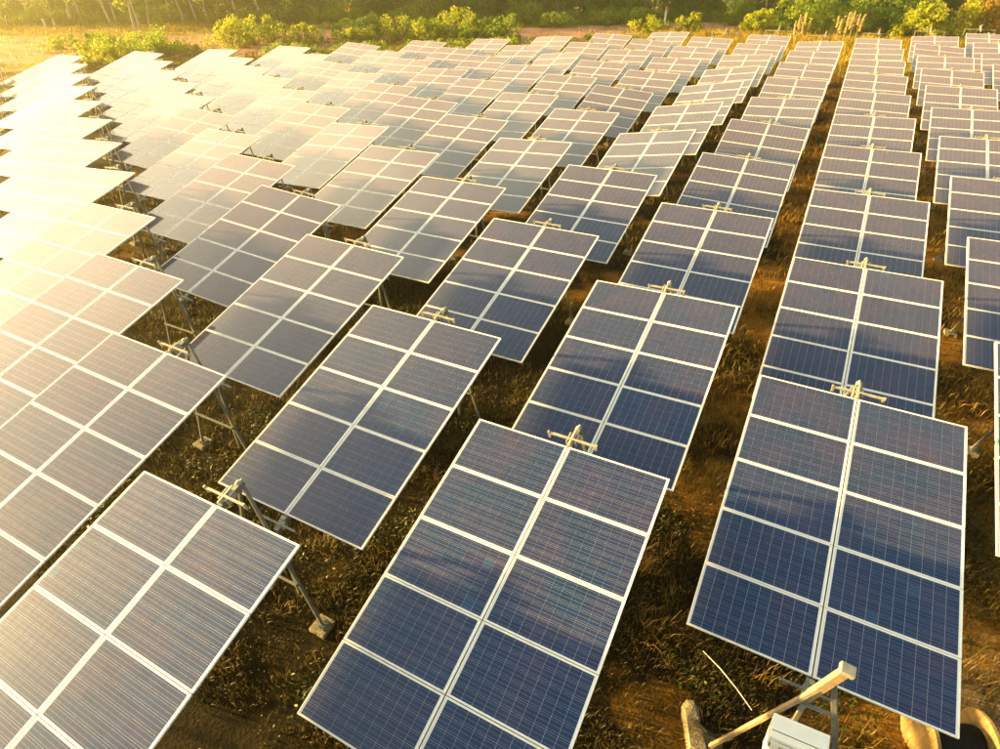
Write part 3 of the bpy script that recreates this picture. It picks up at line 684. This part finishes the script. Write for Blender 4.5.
EDGE = [(-150, 35), (-121, 62), (-104, 72), (-86, 80), (-68, 88), (-50, 93), (-35, 102), (-18, 112), (0, 116), (18, 117), (40, 112)]
def edge_pt(t):
    t = t * (len(EDGE) - 1); i = min(len(EDGE) - 2, int(t)); q = t - i
    return np.array([EDGE[i][0] + (EDGE[i + 1][0] - EDGE[i][0]) * q, EDGE[i][1] + (EDGE[i + 1][1] - EDGE[i][1]) * q])
def edge_out(t):
    a, b_ = edge_pt(max(0, t - .02)), edge_pt(min(1, t + .02)); d = (b_ - a) / np.linalg.norm(b_ - a); return np.array([-d[1], d[0]])
# the wood behind: one mass of foliage
cs, rs, ns = [], [], []
for k in range(620):
    t = RNG.uniform(0, 1); dd = RNG.uniform(0.5, 15); p = edge_pt(t) + edge_out(t) * dd
    hi = k % 4 == 0
    z = RNG.uniform(4, 11) if hi else RNG.uniform(0.2, 4.5)
    cs.append((p[0], p[1], z)); rs.append(RNG.uniform(1.1, 2.4)); ns.append(150 if hi else 430)
o = link('forest', leaf_mesh('forest', cs, rs, ns, 0.21, M_LEAF)); tag(o, 'dense green wood forming the background behind the field', 'forest', kind='stuff')
cs, rs, ns = [], [], []
for k in range(300):
    t = RNG.uniform(0.02, 0.98); p = edge_pt(t) - edge_out(t) * RNG.uniform(-2, 4.5)
    cs.append((p[0], p[1], RNG.uniform(.2, 1.3))); rs.append(RNG.uniform(.5, 1.4)); ns.append(130)
for k in range(90):
    t = RNG.uniform(0, 1); p = np.array([-72 + 50 * t, 47 + 28 * t + 16 * (t > .6) * (t - .6)]) + RNG.normal(0, 1.4, 2)
    cs.append((p[0], p[1], RNG.uniform(.1, .9))); rs.append(RNG.uniform(.4, .9)); ns.append(110)
o = link('scrub', leaf_mesh('scrub', cs, rs, ns, 0.12, M_LEAFG)); tag(o, 'low yellow green scrub at the foot of the wood and beside the track', 'scrub', kind='stuff')
trunks = MB()
for k in range(110):
    t = RNG.uniform(0, 1); p = edge_pt(t) + edge_out(t) * RNG.uniform(1.5, 14); l = RNG.uniform(-1, 1)
    trunks.tube([(p[0], p[1], -.1), (p[0] + l * .4, p[1], 3), (p[0] + l, p[1], 8)], [.14, .11, .04], 6)
o = link('forest_trunks', trunks.mesh('forest_trunks', M_BARKD)); tag(o, 'thin dark trunks standing deep inside the wood', 'tree trunks', kind='stuff')
PALE = [(-110, 65.1), (-109.8, 66.7), (-101.3, 65.8), (-101.8, 67.1), (-89, 61), (-92.4, 64.1), (-94.5, 67.3), (-96.2, 72.5), (-93, 72.3), (-92.2, 74), (-92, 75.8), (-88.6, 78.9), (-84.9, 80.4)]
for k, (x, y) in enumerate(PALE):
    tree(x, y, RNG.uniform(7, 10), RNG.uniform(-.16, .12), M_LEAFG, 1100, f'slender pale trunked tree at the wood edge, {ORD[k]} pale trunk from the left', 'pale trunked trees at the wood edge', M_BARK, RNG.uniform(.14, .22), 0.45, 'pale_trunk_tree')
tufts('wood_edge_grass', np.array([edge_pt(t) - edge_out(t) * q for t, q in zip(RNG.uniform(.05, .95, 2600), RNG.uniform(-2, 5, 2600))]), 8, 0.5, 1.5, 0.09, M_WEEDF, 'tall green undergrowth along the foot of the wood', 0, 1, .6)
# edge trees, green
for k in range(16):
    t = 0.30 + 0.66 * (k + RNG.uniform(.2, .8)) / 16; p = edge_pt(t) + edge_out(t) * RNG.uniform(-1.0, 1.5)
    tree(p[0], p[1], RNG.uniform(6, 10), RNG.uniform(-.06, .06), M_LEAF if k % 3 else M_LEAFG, 2600, f'leafy green tree at the wood edge, {ORD[k]} leafy tree from the left', 'leafy trees along the wood edge', M_BARKD, .2, 0.12, 'leafy_tree', 0.24)
SH = [(-68.2, 41.5, 4.5, 2.2, 1), (-68, 44.5, 5.5, 3.0, 0), (-67, 48, 4.5, 2.6, 0), (-66, 57, 4.0, 3.0, 1), (-64.5, 59.5, 4.2, 3.8, 1), (-66.5, 63.6, 4, 2.4, 2), (-81.4, 48, 5, 1.6, 0),
      (-57, 68, 4, 2.2, 0), (-56, 71, 3.5, 2.8, 2), (-51.6, 72.3, 4.5, 3.2, 1), (-49.3, 74.2, 4, 2.6, 0), (-46, 76, 4.6, 3.3, 1), (-42.9, 74, 4, 2.2, 0), (-42, 77, 3.4, 2.6, 2), (-38, 74.2, 3, 3.0, 0),
      (-38.4, 91.3, 4, 2.0, 0), (-25, 90, 3.5, 1.8, 1)]
SH += [(-75, 52, 4, 1.8, 1), (-60, 63, 3.5, 2.2, 1), (-54, 66, 3.2, 2.0, 1), (-47.5, 71, 3.6, 2.2, 1), (-33, 97, 4, 2.2, 0), (-29, 99, 4.2, 2.6, 0), (-60, 88, 5, 3.2, 0), (-54, 91, 5, 3.0, 2), (-45, 93.5, 5, 3.4, 0), (-72, 83, 5, 2.8, 0), (-80, 79, 4.5, 2.6, 2), (-97, 70, 5, 2.8, 0), (-114, 63, 6, 3.2, 0)]
SH.sort(key=lambda q: math.atan2(q[0], q[1]))
KN = ['green', 'yellow green', 'dull green']
for k, (x, y, w, h, m) in enumerate(SH):
    shrub(x, y, w * 1.45, h * .92, (M_LEAFG, M_LEAFY, M_LEAF)[m], 2900, f'{KN[m]} shrub, {ORD[k]} from the left among shrubs between tables and wood', 'shrubs along the dirt track', 0.13)
SR = [(-19.8, 93, 4, 2.2, 1), (-11.5, 95.5, 4.5, 2.6, 1), (-7.4, 96, 6, 4.2, 0), (-4.0, 99, 6.5, 5.0, 0), (0.5, 101, 7, 5.2, 0), (4, 99, 6, 4.2, 2), (6.5, 96, 5, 3.8, 1), (9.5, 99, 6.5, 5.2, 1), (13.5, 101, 6, 5.0, 3), (17, 99, 6, 4.6, 3), (-15.0, 104, 5, 3.2, 0)]
KR = ['green', 'yellow', 'dark green', 'orange yellow']
for k, (x, y, w, h, m) in enumerate(SR):
    shrub(x, y, w, h, (M_LEAFG, M_LEAFY, M_LEAF, M_LEAFO)[m], 3200, f'tall {KR[m]} bush behind the far tables, {ORD[k]} of those bushes from the left' if k < 10 else 'small green bush in front of the wood behind the track end', 'bushes behind the far tables', 0.15, 'bush', 'bush')
RE = [(-5.7, 80), (-5.2, 84), (-1.8, 83), (-1.2, 86), (-0.6, 88), (0, 86.5)]
for k, (x, y) in enumerate(RE):
    root = bpy.data.objects.new('plume_grass', None); COL.objects.link(root); root.location = (x, y, 0)
    tag(root, f'tall reed with pale feathery plumes behind the far tables, {ORD[k]} reed from the left', 'reed', 'plumed reeds behind the far tables')
    st = MB(); cs, rs, ns = [], [], []
    for q in range(4):
        a = RNG.uniform(0, 2 * pi); h = RNG.uniform(2.3, 3.4); e = Vector((cos(a) * .28, sin(a) * .28, h))
        st.tube([(0, 0, 0), (e.x * .4, e.y * .4, h * .6), e], [.02, .016, .01], 5)
        for j in range(5): cs.append(tuple(e + Vector((e.x * .1 * j, e.y * .1 * j, -.9 + .22 * j)))); rs.append(.13 - .018 * j); ns.append(60)
    link('stalk', st.mesh('stalk', M_STALK), root); link('plume', leaf_mesh('plume', cs, rs, ns, .085, M_PLUME), root)
for k, (x, y, h, lab) in enumerate([(-108.3, 60, 1.1, 'short white post in the far field, leftmost of three'), (-109.7, 62.2, 1.3, 'white post in the far field, middle of three'), (-110, 65.1, 1.9, 'tall white post in the far field, last of three'), (-24.5, 97.3, 1.9, 'single pale wooden post standing beside the red dirt track')]):
    m = MB(); m.box(-.12, .12, -.12, .12, -.2, h); m.box(-.15, .15, -.15, .15, h + .002, h + .1)
    o = link('marker_post', m.mesh('marker_post', M_POST, .02)); o.location = (x, y, 0); tag(o, lab, 'post')

# ------------------------------------------------------------------ haze
m = MB(); m.box(-440, 440, -440, 440, -1.2, 14.0)
M_HAZE = bpy.data.materials.new('haze'); M_HAZE.use_nodes = True; nt = M_HAZE.node_tree; nt.nodes.clear()
pv = nt.nodes.new('ShaderNodeVolumePrincipled'); pv.inputs['Density'].default_value = 0.0016; pv.inputs['Anisotropy'].default_value = 0.88
pv.inputs['Color'].default_value = (1.0, 0.88, 0.50, 1)
ou = nt.nodes.new('ShaderNodeOutputMaterial'); nt.links.new(pv.outputs[0], ou.inputs['Volume'])
tag(link('haze', m.mesh('haze', M_HAZE)), 'thin golden evening haze over the field', 'haze', kind='stuff')
